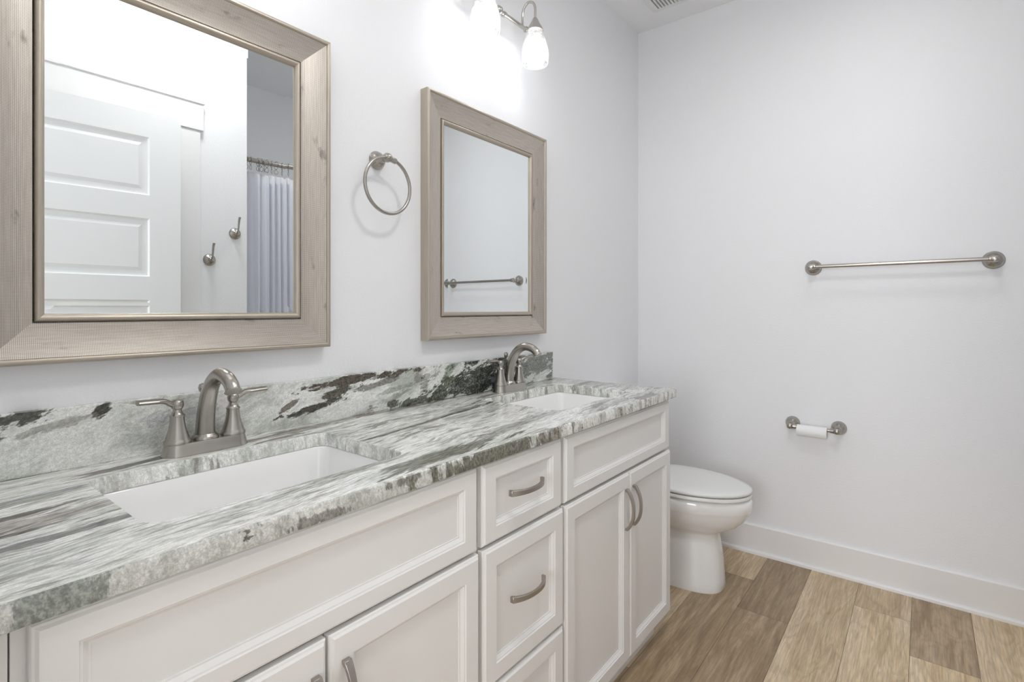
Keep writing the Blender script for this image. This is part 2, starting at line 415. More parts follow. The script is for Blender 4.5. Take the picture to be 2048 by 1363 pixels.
for i, y1 in enumerate(rowy):
    y0 = y1 - W; y1c = min(y1, -.001); y0c = max(y0, YB)
    if y1c <= YB or y0 >= 0: continue
    js = joints.get(i, [random.uniform(.0, 1.0), random.uniform(1.3, 2.3)])
    xs = [-2.4, js[0] - 1.22] + js + [L]
    for a, b in zip(xs, xs[1:]):
        if b - a < .01: continue
        g = .0006
        vs = [bm.verts.new((x, y, 0)) for x, y in ((a + g, y0c + g), (b - g, y0c + g), (b - g, y1c - g), (a + g, y1c - g))]
        f = bm.faces.new(vs)
        key = (i, round(a, 3)); tn = tones.get(key, random.uniform(.1, .85)); sd = sides.get(key, random.choice([-1., 2., 0., 1.]))
        f[lay] = Vector((random.random(), tn, sd))
        for lp, (u, v) in zip(f.loops, ((0, 0), (1, 0), (1, 1), (0, 1))): lp[uvl].uv = (u, v)
struct('floor', bm, [M_wood, M_seam])

def baseboard(name, p0, p1, nrm):
    """p0->p1 on the wall line, nrm points into the room"""
    p0, p1, nrm = Vector(p0 + (0,)), Vector(p1 + (0,)), Vector(nrm + (0,))
    prof = [(0, .139), (.010, .139), (.0145, .134), (.0145, .018), (.0150, .018), (.022, .0165), (.0265, .011), (.0275, 0), (0, 0)]
    bm = bmesh.new()
    loft(bm, [[p + nrm * d + Vector((0, 0, z)) for d, z in prof] for p in (p0, p1)])
    return struct(name, bm, M_trim, smooth=30)
baseboard('baseboard_end', (L, YB + .74), (L, 0), (-1, 0))
baseboard('baseboard_mirror_side', (1.87, 0), (L - .028, 0), (0, -1))
baseboard('baseboard_closet_side', (1.042, YO), (XA, YO), (0, 1))
# closet door casing on the opposite wall + its closed slab
bm = bmesh.new()
box(bm, cx1, 1.042, YO, YO + .018, 0, 2.05); box(bm, .13, cx0, YO, YO + .018, 0, 2.05)
box(bm, .11, 1.054, YO, YO + .024, 2.05, 2.187); box(bm, .105, 1.059, YO, YO + .03, 2.177, 2.190)
struct('trim_1', bm, M_trim, bevel=.002)

def panel_door(name, width, n=5, parent=None):
    """slab in local coords: x 0..width, y thickness 0..-.035 (faces both ways), z 0..2.02; five stacked panels"""
    bm = bmesh.new(); t = .035; hgt = 2.035; st = .118
    top, rail, ph, bot = .108, .101, .252, 0
    zs = []; z = hgt - top
    for k in range(n): zs.append((z - ph, z)); z -= ph + rail
    # slab built around panel openings: stiles, rails
    for s, yy in ((1, 0), (-1, -t)):
        def P(x, z, d): return bm.verts.new((x, yy - s * d, z))
        grid = [hgt] + [v for a, b in zs for v in (b, a)] + [0]
        def quad(x0, x1, z0, z1):
            bm.faces.new([P(x0, z0, 0), P(x1, z0, 0), P(x1, z1, 0), P(x0, z1, 0)])
        quad(0, st, 0, hgt); quad(width - st, width, 0, hgt)
        for i in range(0, len(grid), 2): quad(st, width - st, grid[i + 1], grid[i])
        for a, b in zs:
            loops = []
            for ins, dep in ((0, 0), (.006, .008), (.012, .009), (.026, .009), (.040, .004)):
                loops.append([P(st + ins, a + ins, dep), P(width - st - ins, a + ins, dep), P(width - st - ins, b - ins, dep), P(st + ins, b - ins, dep)])
            for p, q in zip(loops, loops[1:]):
                for i in range(4): bm.faces.new((p[i], p[(i + 1) % 4], q[(i + 1) % 4], q[i]))
            bm.faces.new(loops[-1])
    e = [bm.verts.new(c) for c in ((0, 0, 0), (width, 0, 0), (width, -t, 0), (0, -t, 0), (0, 0, hgt), (width, 0, hgt), (width, -t, hgt), (0, -t, hgt))]
    for f in ((0, 1, 2, 3), (4, 7, 6, 5), (0, 3, 7, 4), (1, 5, 6, 2)): bm.faces.new([e[i] for i in f])
    bmesh.ops.remove_doubles(bm, verts=bm.verts, dist=.0001)
    return obj(name, bm, M_door, parent)
dc = panel_door('door_2', cx1 - cx0 - .006); dc.location = (cx0 + .003, YO - .02, .008); dc['kind'] = 'structure'
de = panel_door('door_1', .835); de['kind'] = 'structure'
ang = math.radians(4.2); de.location = (.088, -1.451, .010); de.rotation_euler = (0, 0, ang)
obj('latch_plate', boxbm(.8345, .8362, -.029, -.006, .90, .957), M_nick, de)
for z in (.2, 1.0, 1.8): obj('hinge', boxbm(-.006, .0, -.030, .002, z, z + .09), M_nick, de)
# entry doorway casing (jamb)
bm = bmesh.new()
box(bm, XL - .13, XL + .012, DY1 - .015, DY1 + .0, 0, 2.05); box(bm, XL - .12, XL, DY0, DY0 + .015, 0, 2.05); box(bm, XL - .12, XL, DY0 + .015, DY1 - .015, 2.035, 2.05)
box(bm, XL, XL + .012, DY1, DY1 + .07, 0, 2.05)
struct('trim_2', bm, M_trim)

# ------------------------------------------------------------------ vanity cabinet
YF = -.532; YFR = -.512
VX0, VX1 = .052, 1.865; ZT = .864
van = thing('vanity_cabinet', 'long white shaker vanity cabinet under the striped stone countertop', 'cabinet', (.95, -.27, 0))
def C(o):  # keep world placement under the thing's empty
    o.matrix_parent_inverse = Matrix.Translation(-Vector(van.location)); return o
bm = bmesh.new()
# carcass as panels: sides, bottom, back, face frame
box(bm, VX1 - .018, VX1, YFR + .02, -.001, .09, ZT); box(bm, VX0, VX0 + .018, YFR + .02, -.001, .09, ZT)
box(bm, VX0 + .018, VX1 - .018, YFR + .02, -.001, .09, .108); box(bm, VX0 + .018, VX1 - .018, -.012, -.001, .108, .70)
C(obj('body', bm, M_cab, van, bevel=.0008))
bm = bmesh.new()
for x0, x1 in ((VX0, .101), (.1025, .135), (.800, .842), (1.122, 1.166), (1.845, VX1)): box(bm, x0, x1, YFR, YFR + .02, .09, ZT)
for x0, x1 in ((.135, .800), (.842, 1.122), (1.166, 1.845)):
    box(bm, x0, x1, YFR, YFR + .02, .832, ZT); box(bm, x0, x1, YFR, YFR + .02, .66, .70); box(bm, x0, x1, YFR, YFR + .02, .09, .115)
box(bm, .842, 1.122, YFR, YFR + .02, .36, .39)
C(obj('face_frame', bm, M_cab, van, bevel=.0008))
C(obj('toe_kick', boxbm(VX0, 1.829, -.484, -.470, .0, .09), M_cab, van))

def front_bm(x0, x1, z0, z1, yf, fr, fz):
    bm = bmesh.new(); t = .0185
    spec = [(0, 0, t), (0, 0, .007), (.0015, .0015, .0045), (.004, .004, .0035), (.007, .007, 0), (fr, fz, 0), (fr + .0015, fz + .0015, .0025), (fr + .004, fz + .004, .003), (fr + .010, fz + .010, .0085), (fr + .0125, fz + .0125, .0085), (fr + .013, fz + .013, .0105)]
    loops = [[bm.verts.new(p) for p in ((x0 + a, yf + d, z0 + b), (x1 - a, yf + d, z0 + b), (x1 - a, yf + d, z1 - b), (x0 + a, yf + d, z1 - b))] for a, b, d in spec]
    for p, q in zip(loops, loops[1:]):
        for i in range(4): bm.faces.new((p[i], p[(i + 1) % 4], q[(i + 1) % 4], q[i]))
    bm.faces.new(loops[-1]); bm.faces.new(list(reversed(loops[0])))
    return bm
def pull(parent, cx, cz, yf, vertical):
    """bow pull: arched flat bar on two square feet"""
    bm = bmesh.new(); Ln = .0635; rings = []; n = 24
    for i in range(n + 1):
        t = -1 + 2 * i / n; s = t * Ln
        out = .007 + .0215 * (1 - abs(t) ** 2.3)
        wd = .0052 + .0016 * abs(t) ** 2
        th = .0028 + .0012 * t * t
        inner = max(out - 2 * th, 0)
        if abs(t) > .86: inner = 0
        sec = [(-wd, inner), (wd, inner), (wd, out + th * .6), (-wd, out + th * .6)]
        r = []
        for w_, d in sec:
            r.append((cx + w_, yf - d, cz + s) if vertical else (cx + s, yf - d, cz + w_))
        rings.append(r)
    loft(bm, rings)
    return C(obj('handle', bm, M_pull, parent, smooth=35, bevel=.0006, seg=1))
Y1, Y2 = YF, YF - .004
def front(name, x0, x1, z0, z1, yf, fr, fz, label=None):
    o = obj(name, front_bm(x0, x1, z0, z1, yf, fr, fz), M_cab, van); C(o)
    if label: o['label'] = label
    return o
def pullc(par, *a):
    h = pull(par, *a); h.matrix_parent_inverse = Matrix.Identity(4); return h
front('false_front', .1155, .8135, .683, .857, Y1, .040, .033, 'wide blank panel under the near sink')
front('false_front', 1.152, 1.858, .683, .857, Y1, .040, .033, 'blank panel under the far sink')
def door(x0, x1, px):
    d = front('door', x0, x1, .088, .6765, Y2, .042, .043); pullc(d, px, .568, Y2, True)
door(.1155, .459, .437); door(.464, .8145, .490)
door(1.149, 1.5205, 1.493); door(1.5235, 1.860, 1.546)
for z0, z1, yf, fz, pz in ((.683, .857, Y1, .034, .777), (.379, .6765, Y2, .042, .540), (.088, .372, Y2, .042, .24)):
    d = front('drawer', .829 if yf == Y1 else .8265, 1.1355 if yf == Y1 else 1.1385, z0, z1, yf, .041, fz); pullc(d, .978, pz, yf, False)

# ------------------------------------------------------------------ countertop with two cutouts
ZC = .894; CX0, CX1, CY0, CY1 = XL + .006, 1.901, -.541, -.0005
CUTS = [(.250, .706), (1.280, 1.736)]; KY0, KY1, KR = -.430, -.126, .030
def countertop():
    bm = bmesh.new(); n = 6
    secs = [(CX0, None), ]
    # split the top into three fields by x so that each hole sits in one field
    xs = [CX0, .98, CX1]
    for side, z, flip in ((1, ZC, False), (0, ZC - .030, True)):
        for (xa, xb), (k0, k1) in zip(((CX0, .98), (.98, CX1)), CUTS):
            inset = .0025
            hole = rrect(k0, k1, KY0, KY1, KR, z, n)
            if side: hole = rrect(k0 - .0015, k1 + .0015, KY0 - .0015, KY1 + .0015, KR, z, n)
            outer = []
            m = n + 1
            ex0 = xa + (.002 if side and xa == CX0 else 0); ex1 = xb - (.0025 if side and xb == CX1 else 0)
            ey0 = CY0 + (.003 if side else 0)
            cs = [(ex1, CY1), (ex0, CY1), (ex0, ey0), (ex1, ey0)]
            hv = [bm.verts.new(p) for p in hole]; ov = [bm.verts.new((x, y, z)) for x, y in cs]
            for q in range(4):
                arc = hv[q * m:(q + 1) * m]
                for i in range(n): bm.faces.new((arc[i], arc[i + 1], ov[q]))
                bm.faces.new((arc[-1], hv[((q + 1) * m) % (4 * m)], ov[(q + 1) % 4], ov[q]))
    bmesh.ops.remove_doubles(bm, verts=bm.verts, dist=.00005)
    for f in bm.faces: f.material_index = 0
    nf = set(bm.faces)
    # cut faces of the holes
    for k0, k1 in CUTS:
        r = [rrect(k0 - .0015, k1 + .0015, KY0 - .0015, KY1 + .0015, KR, ZC, n), rrect(k0, k1, KY0, KY1, KR, ZC - .003, n), rrect(k0, k1, KY0, KY1, KR, ZC - .030, n)]
        loft(bm, r, False, False)
    # outer edge with eased arris
    def ring(ix, iy, z): return [(CX0 + ix, CY0 + iy, z), (CX1 - ix, CY0 + iy, z), (CX1 - ix, CY1, z), (CX0 + ix, CY1, z)]
    prof = [(.0025, .003, ZC), (.0008, .001, ZC - .0012), (0, 0, ZC - .0035), (0, 0, ZC - .0275), (.001, .001, ZC - .030)]
    loft(bm, [ring(*p) for p in prof], False, False)
    for f in bm.faces:
        if f not in nf: f.material_index = 1
    bmesh.ops.remove_doubles(bm, verts=bm.verts, dist=.0022 * 0 + .00005)
    return bm
ct = obj('countertop', countertop(), [M_top, M_edge], smooth=50)
tag(ct, 'green-grey and white streaked granite countertop with two sink cutouts', 'countertop')
bs = obj('backsplash', boxbm(CX0, 1.856, -.0205, -.0005, ZC, 1.0085), M_splash, bevel=.0012)
tag(bs, 'low granite backsplash strip with black veining standing along the back of the counter', 'backsplash')

# ------------------------------------------------------------------ undermount sinks
def sink(k0, k1, label):
    t = thing('sink', label, 'sink', ((k0 + k1) / 2, -.278, ZC - .031), 'undermount sinks in the vanity')
    cx, cy = (k0 + k1) / 2, (KY0 + KY1) / 2; hx, hy = (k1 - k0) / 2, (KY1 - KY0) / 2
    def ring(dx, dy, r, z): return [p - Vector((cx, cy, 0)) for p in rrect(cx - hx - dx, cx + hx + dx, cy - hy - dy, cy + hy + dy, r, z, 6)]
    rings = [ring(.022, .018, .045, 0), ring(.001, .001, .034, 0), ring(-.001, -.001, .034, -.003), ring(-.006, -.006, .036, -.03), ring(-.013, -.012, .040, -.09),
             ring(-.022, -.020, .045, -.118), ring(-.040, -.036, .05, -.131), ring(-.09, -.075, .05, -.136), ring(-hx + .03, -hy + .03, .029, -.140)]
    out = [ring(.022, .018, .045, -.012), ring(.012, .010, .04, -.016), ring(.006, .006, .04, -.10), ring(-.02, -.02, .05, -.142), ring(-.07, -.06, .05, -.150)]
    bm = bmesh.new(); loft(bm, list(reversed(out)) + rings)
    b = obj('basin', bm, M_porc, t, smooth=60, loc=(0, (cy + .278), 0))
    bm = bmesh.new(); lathe(bm, [(.0, -.002), (.018, -.002), (.020, .0), (.024, .002), (.028, .0015), (.030, -.0015)], (0, (cy + .278), -.137), n=28, cap=False)
    obj('drain', bm, M_nick, t, smooth=40)
sink(*CUTS[0], 'white rectangular undermount sink nearest the camera, below the near faucet')
sink(*CUTS[1], 'white rectangular undermount sink at the far end of the counter, near the toilet')

# ------------------------------------------------------------------ faucets
def faucet(loc, label):
    t = thing('faucet', label, 'faucet', loc, 'sink faucets on the vanity')
    bm = bmesh.new()
    def st(hx, hy, z): return [p for p in rrect(-hx, hx, -hy, hy, min(hy * .98, hx), z, 10)]
    loft(bm, [st(.0835, .0290, 0), st(.0835, .0290, .002), st(.0812, .0270, .006), st(.0795, .0252, .014), st(.0780, .0240, .021), st(.0765, .0225, .0245)])
    obj('base_plate', bm, M_nick, t, smooth=35)
    for s in (-1, 1):
        bm = bmesh.new(); x = s * .0545
        lathe(bm, [(.0245, .0240), (.0245, .027), (.0238, .030), (.0215, .033), (.0210, .036), (.0185, .044), (.0155, .055), (.0135, .067), (.0128, .078), (.0140, .0785), (.0140, .081), (.0118, .083), (.0085, .088), (.0075, .094)], (x, 0, 0), n=32)
        b = obj('handle_base', bm, M_nick, t, smooth=35)
        bm = bmesh.new()
        lathe(bm, [(.0075, .092), (.0105, .096), (.0118, .102), (.0115, .108), (.0085, .112), (0, .1128)], (x, 0, 0), n=28)
        pts = catmull([(x + s * .004, 0, .100), (x + s * .014, -.001, .106), (x + s * .025, -.002, .1125), (x + s * .040, -.003, .1140), (x + s * .070, -.004, .1150)], 6)
        m = len(pts)
        def sec(i, m=m):
            q = i / (m - 1); return (.0050 + .0062 * min(1, q * 1.5), .0056 - .0003 * q)
        sweep(bm, pts, .004, 14, sec=sec)
        obj('lever', bm, M_nick, t, smooth=50)
    bm = bmesh.new()
    path = catmull([(0, .006, .022), (0, .004, .060), (0, -.008, .105), (0, -.030, .142), (0, -.064, .162), (0, -.096, .159), (0, -.117, .147), (0, -.126, .134)], 8)
    m = len(path); rad = []
    for i in range(m):
        q = i / (m - 1)
        rad.append(.0062 * (1 - q) ** 2.2 + .0136)
    rad[-1] = .0158; rad[-2] = .0160; rad[-3] = .0143
    sweep(bm, path, [min(r, .024) for r in rad], 28)
    lathe(bm, [(.0255, .023), (.0255, .026), (.0240, .030), (.0225, .0315), (.0205, .0345)], (0, .005, 0), n=32)
    obj('spout', bm, M_nick, t, smooth=40)
    bm = bmesh.new(); lathe(bm, [(.0025, .020), (.0025, .116), (.0035, .118), (.0065, .122), (.0085, .129), (.0065, .136), (0, .1385)], (0, .019, 0), n=20)
    obj('lift_rod', bm, M_nick, t, smooth=50)
    return t
faucet((.465, -.072, ZC), 'brushed nickel two-handle faucet behind the near sink')
faucet((1.497, -.072, ZC), 'brushed nickel two-handle faucet behind the far sink, below the small framed mirror')

# ------------------------------------------------------------------ framed mirrors
def mirror(x0, x1, z0, z1, label):
    t = thing('wall_mirror', label, 'mirror', ((x0 + x1) / 2, 0, z0), 'framed mirrors over the vanity')
    cx = (x0 + x1) / 2; W2 = (x1 - x0) / 2; Hh = z1 - z0
    def ringpts(d, h): return [(-W2 + d, -h, d), (W2 - d, -h, d), (W2 - d, -h, Hh - d), (-W2 + d, -h, Hh - d)]
    def frame(name, prof, mat, sm=20):
        bm = bmesh.new(); uv = bm.loops.layers.uv.new('UVMap'); acc = 0; pv = None
        dist = [0]
        for a, b in zip(prof, prof[1:]): dist.append(dist[-1] + math.hypot(a[0] - b[0], a[1] - b[1]))
        for k in range(4):
            A = [ringpts(*p) for p in prof]
            va = [bm.verts.new(r[k]) for r in A]; vb = [bm.verts.new(r[(k + 1) % 4]) for r in A]
            ax = 0 if k % 2 == 0 else 2
            for i in range(len(prof) - 1):
                vs = (va[i], vb[i], vb[i + 1], va[i + 1]); f = bm.faces.new(vs)
                for lp, v, dd in zip(f.loops, vs, (dist[i], dist[i], dist[i + 1], dist[i + 1])): lp[uv].uv = (v.co[ax] + k * 3.3 + x0, dd + k * .7)
        return obj(name, bm, mat, t, smooth=sm)
    frame('outer_edge', [(0, .0008), (0, .031), (.0015, .0345), (.004, .036), (.0085, .0355), (.0105, .033), (.0115, .0308), (.0115, .0008)], M_frame_edge, 50)
    sc = [(.0115, .0310)] + [(.0115 + .062 * q, .0310 - .016 * (1 - (1 - q) ** 1.5)) for q in [i / 8 for i in range(1, 9)]] + [(.0745, .0125), (.0745, .0008)]
    frame('frame', sc, M_frame)
    frame('inner_bead', [(.0765, .0008), (.0765, .0165), (.0780, .0195), (.0810, .0205), (.0845, .0195), (.0870, .0175), (.0895, .0150), (.0905, .0120), (.0905, .0008)], M_frame_edge, 50)
    bm = bmesh.new()
    g0 = .0900; r0 = [bm.verts.new(p) for p in ringpts(g0, .0100)]; r1 = [bm.verts.new(p) for p in ringpts(g0 + .022, .0098)]
    rb = [bm.verts.new(p) for p in ringpts(g0, .002)]
    for i in range(4):
        j = (i + 1) % 4; bm.faces.new((r0[i], r0[j], r1[j], r1[i])); bm.faces.new((rb[i], rb[j], r0[j], r0[i]))
    bm.faces.new(r1); bm.faces.new(rb)
    obj('mirror_glass', bm, M_mirror, t)
mirror(.126, .785, 1.0915, 1.8945, 'mesh-textured champagne framed mirror nearest the camera, over the near sink')
mirror(1.128, 1.789, 1.0905, 1.8940, 'champagne framed mirror to the right of the towel ring, reflecting the towel bar')

# ------------------------------------------------------------------ vanity light
def glass_shade_mat():
    n = N('seeded_glass'); v = n.tc()
    nz = n.noise(v, 60, 3, .6)
    tr = n.node('ShaderNodeBsdfTransparent', {0: (1, 1, 1, 1)}); tl = n.node('ShaderNodeBsdfTranslucent', {0: (1, 1, 1, 1)})
    gl = n.node('ShaderNodeBsdfGlossy', {0: (1, 1, 1, 1), 'Roughness': .08})
    m1 = n.node('ShaderNodeMixShader', {0: n.mr(nz, .35, .7, .30, .55), 1: tr.outputs[0], 2: tl.outputs[0]})
    fr = n.node('ShaderNodeFresnel', {0: 1.45})
    m2 = n.node('ShaderNodeMixShader', {0: fr.outputs[0], 1: m1.outputs[0], 2: gl.outputs[0]})
    n.t.links.new(m2.outputs[0], n.out.inputs[0]); return n.m
M_shade = glass_shade_mat()
nb = N('bulb_glow'); nb.set(Base_Color=(1, 1, 1)); nb.b.inputs['Emission Color'].default_value = (1, .98, .95, 1); nb.b.inputs['Emission Strength'].default_value = 3; M_bulb = nb.m
LY, LZ = -.125, 2.263
def vanity_light(cx, label):
    t = thing('vanity_light', label, 'wall light', (cx, 0, LZ), 'vanity lights above the mirrors')
    bm = bmesh.new(); lathe(bm, [(.058, .0), (.058, .006), (.050, .012), (.030, .018), (.014, .022), (.012, .055)], (0, 0, 0), (0, -1, 0), 40)
    obj('back_plate', bm, M_lampmetal, t, smooth=35)
    bm = bmesh.new(); y = -.065; b0 = .160
    sweep(bm, [(-b0, y, 0), (b0, y, 0)], .0075, 20)
    for s in (-1, 1):
        lathe(bm, [(.0075, 0), (.0115, .001), (.0115, .005), (.008, .009), (.004, .014), (0, .015)], (s * b0, y, 0), (s, 0, 0), 20)
        lathe(bm, [(.0075, 0), (.0105, .001), (.0105, .010), (.0075, .011)], (s * .026, y, 0), (s, 0, 0), 20)
    lathe(bm, [(.0, -.018), (.010, -.014), (.0155, -.006), (.0155, .006), (.010, .014), (0, .018)], (0, y, 0), (1, 0, 0), 24)
    obj('bar', bm, M_lampmetal, t, smooth=40)
    for s in (-1, 1):
        x = s * .141
        bm = bmesh.new()
        arm = catmull([(x, y, .004), (x, y + .000, .040), (x, y - .007, .066), (x, y - .027, .083), (x, LY + .010, .074), (x, LY, .048), (x, LY, .004)], 8)
        sweep(bm, arm, .0050, 14)
        obj('arm', bm, M_lampmetal, t, smooth=50)
        bm = bmesh.new(); lathe(bm, [(.0055, .014), (.0085, .012), (.0125, .004), (.0180, -.008), (.0240, -.018), (.0285, -.026), (.0310, -.036), (.0295, -.036), (.020, -.022), (.004, -.010)], (x, LY, 0), n=36)
        obj('shade_cap', bm, M_lampmetal, t, smooth=40)
        bm = bmesh.new()
        pr = [(r, -.028 + (h + .012) * .765) for r, h in [(.0265, -.012), (.0275, -.022), (.0300, -.034), (.0365, -.056), (.0430, -.080), (.0480, -.106), (.0505, -.134), (.0500, -.160), (.0478, -.182)]]
        lathe(bm, pr + [(r - .0022, h) for r, h in reversed(pr)], (x, LY, 0), n=48, cap=False)
        obj('glass_shade', bm, M_shade, t, smooth=60)
        bm = bmesh.new(); lathe(bm, [(.013, -.012), (.0135, -.035), (.018, -.046), (.027, -.064), (.0300, -.082), (.027, -.100), (.017, -.112), (0, -.117)], (x, LY, 0), n=32)
        b = obj('bulb', bm, M_bulb, t, smooth=60)
        l = D.lights.new('bulb_light', 'POINT'); l.energy = P_BULB; l.shadow_soft_size = .03; l.color = (.93, .955, 1)
        lo = D.objects.new('bulb_light', l); COL.objects.link(lo); lo.location = (cx + x, LY, LZ - .138)
    return t
vanity_light(1.440, 'two-shade brushed nickel vanity light above the far mirror')
vanity_light(.455, 'two-shade brushed nickel vanity light above the near mirror')

# ceiling lights (out of frame, added as fill) and exhaust fan
opal = N('opal_glass'); opal.set(Base_Color=(.95, .95, .93), Roughness=.3); opal.b.inputs['Emission Color'].default_value = (1, .97, .93, 1); opal.b.inputs['Emission Strength'].default_value = 2
for (lx, ly), lb in zip(CEIL_FILLS, ('added round white flush ceiling light nearest the entry door', 'added round white flush ceiling light in front of the bathtub')):
    ft = thing('added_ceiling_light', lb, 'ceiling light', (lx, ly, H), 'added flush ceiling lights')
    bm = bmesh.new(); lathe(bm, [(.165, -.0005), (.165, -.02), (.155, -.03), (.150, -.03), (.150, -.0005)], n=48, cap=False); obj('rim', bm, M_trim, ft, smooth=40)
    bm = bmesh.new(); lathe(bm, [(.149, -.005), (.149, -.028), (.14, -.045), (.10, -.062), (.05, -.070), (0, -.072)], n=48, cap=False)
    obj('diffuser', bm, opal.m, ft, smooth=60)
vf = thing('exhaust_fan', 'square white exhaust fan grille on the ceiling near the far corner', 'vent', (2.44, -.305, H))
bm = bmesh.new()
def st(h, r, z): return rrect(-h, h, -h, h, r, z, 5)
loft(bm, [st(.148, .02, -.0005), st(.148, .02, -.006), st(.142, .018, -.014), st(.118, .010, -.020), st(.112, .008, -.018), st(.112, .008, -.0005)], False, False)
obj('cover', bm, M_grille, vf, smooth=35)
bm = bmesh.new()
for i in range(14):
    y = -.108 + i * .0165
    for x0, x1 in ((-.112, -.014), (.014, .112)): box(bm, x0, x1, y, y + .008, -.018, -.006)
box(bm, -.014, .014, -.112, .112, -.019, -.004)
obj('slats', bm, M_grille, vf)
obj('housing', boxbm(-.112, .112, -.112, .112, -.004, -.0008), plastic('fan_dark', (.5, .5, .5)), vf)

# ------------------------------------------------------------------ wall hardware
def post_profile(): return [(.0345, 0), (.0345, .003), (.0335, .0045), (.0325, .005), (.0305, .010), (.0245, .017), (.0175, .0215), (.0165, .0225), (.0165, .0245), (.0125, .0265), (.0105, .034), (.0110, .046), (.0135, .052), (.0155, .0535), (.0155, .0565), (.0120, .0580)]
# towel bar on the end wall
tb = thing('towel_bar', 'long brushed nickel towel bar on the right-hand end wall', 'towel bar', (L, -1.17, 1.381))
for s in (-1, 1):
    bm = bmesh.new(); lathe(bm, post_profile() + [(.012, .060), (.0135, .066), (.013, .074), (.009, .080), (0, .082)], (0, s * .3055, 0), (-1, 0, 0), 36)
    lathe(bm, [(.0115, -.010), (.0125, -.004), (.0125, .010), (.0105, .013), (.0105, .018), (.0090, .019)], (-.069, s * .3055, 0), (0, -s, 0), 24)
    obj('post', bm, M_nick, tb, smooth=38)
bm = bmesh.new(); sweep(bm, [(-.069, -.30, 0), (-.069, .30, 0)], .0083, 24); obj('bar', bm, M_nick, tb, smooth=60)
# toilet paper holder and nearly empty roll
tp = thing('toilet_paper_holder', 'brushed nickel two-post toilet paper holder on the end wall beside the toilet', 'paper holder', (L, -.872, .658))
for s in (-1, 1):
    bm = bmesh.new(); lathe(bm, [(.0310, 0), (.0310, .003), (.0300, .005), (.0285, .012), (.0240, .020), (.0170, .026), (.0125, .032), (.0110, .050), (.0115, .060), (.0130, .068), (.0120, .078), (.007, .083), (0, .084)], (0, s * .0925, 0), (-1, 0, -.05), 32)
    lathe(bm, [(.0110, -.010), (.0125, .0), (.0125, .010), (.0095, .0102), (.0095, .0115), (.0115, .0117), (.0105, .026), (.008, .027)], (-.066, s * .0925, -.004), (0, -s, 0), 24)
    obj('post', bm, M_nick, tp, smooth=38)
bm = bmesh.new(); sweep(bm, [(-.066, -.072, -.004), (-.066, .072, -.004)], .008, 20); obj('roller', bm, M_nick, tp, smooth=60)
bm = bmesh.new(); lathe(bm, [(.0215, -.0595), (.0255, -.0595), (.0262, -.058), (.0262, .058), (.0255, .0595), (.0215, .0595)], (L - .068, -.868, .6400), (0, 1, 0), 40, cap=False)
lathe(bm, [(.0215, .0595), (.0215, -.0595)], (L - .068, -.868, .6400), (0, 1, 0), 40, cap=False)
paper = N('tissue_paper'); paper.set(Base_Color=(.86, .87, .87), Roughness=.9); paper.bump(paper.noise(paper.tc(), 300, 3), .15, .0006)
pr = obj('toilet_paper_roll', bm, paper.m, smooth=50); tag(pr, 'thin nearly used-up white toilet paper roll hanging on its holder', 'toilet paper')
# towel ring on the mirror wall
tr = thing('towel_ring', 'brushed nickel towel ring hanging on the wall between the two mirrors', 'towel ring', (.957, 0, 1.627))
bm = bmesh.new(); lathe(bm, [(.0270, 0), (.0270, .003), (.0258, .0045), (.0235, .011), (.0180, .018), (.0145, .021), (.0145, .023), (.0120, .025), (.0110, .034), (.0120, .044), (.0135, .048), (.0135, .052), (.0105, .060), (.005, .065), (0, .066)], (0, 0, 0), (0, -1, 0), 36)
lathe(bm, [(.0078, -.014), (.0085, -.012), (.0085, .022), (.0070, .024)], (.004, -.054, -.002), (1, 0, -.18), 20)
obj('post', bm, M_nick, tr, smooth=38)
bm = bmesh.new(); sweep(bm, [(math.sin(a) * .080, -.054 - .0 * math.cos(a), -.081 + math.cos(a) * .080) for a in [2 * PI * i / 72 for i in range(72)]], .0050, 14, closed=True)
obj('ring', bm, M_nick, tr, smooth=60)
# robe hooks on the closet-side wall (seen in the near mirror)
def robe_hook(loc, label):
    t = thing('robe_hook', label, 'hook', loc, 'robe hooks on the closet-side wall')
    bm = bmesh.new(); lathe(bm, [(.0290, 0), (.0290, .003), (.0275, .005), (.0240, .010), (.0160, .014), (.012, .017), (.011, .024), (.007, .028), (0, .029)], (0, 0, 0), (0, 1, 0), 32)
    for x in (-.02, .02): lathe(bm, [(.003, 0), (.003, .0085), (.0015, .0095), (0, .0095)], (x, 0, 0), (0, 1, 0), 10)
    obj('plate', bm, M_nick, t, smooth=38)
    bm = bmesh.new()
    a = catmull([(0, .018, -.004), (0, .032, .004), (0, .040, .026), (0, .046, .056), (0, .056, .078)], 6)
    sweep(bm, a, .005, 12, sec=lambda i: (.0048 + .0022 * max(0, i / (len(a) - 1) - .4), .0042 - .001 * i / (len(a) - 1)))
    b = catmull([(0, .018, -.002), (0, .026, -.014), (0, .040, -.018), (0, .050, -.006)], 6)
    sweep(bm, b, .0042, 12)
    obj('prong', bm, M_nick, t, smooth=50)
robe_hook((1.088, YO, 1.433), 'lower robe hook, nearer the door, seen in the near mirror')
robe_hook((1.209, YO, 1.575), 'higher robe hook, nearer the shower curtain, seen in the near mirror')

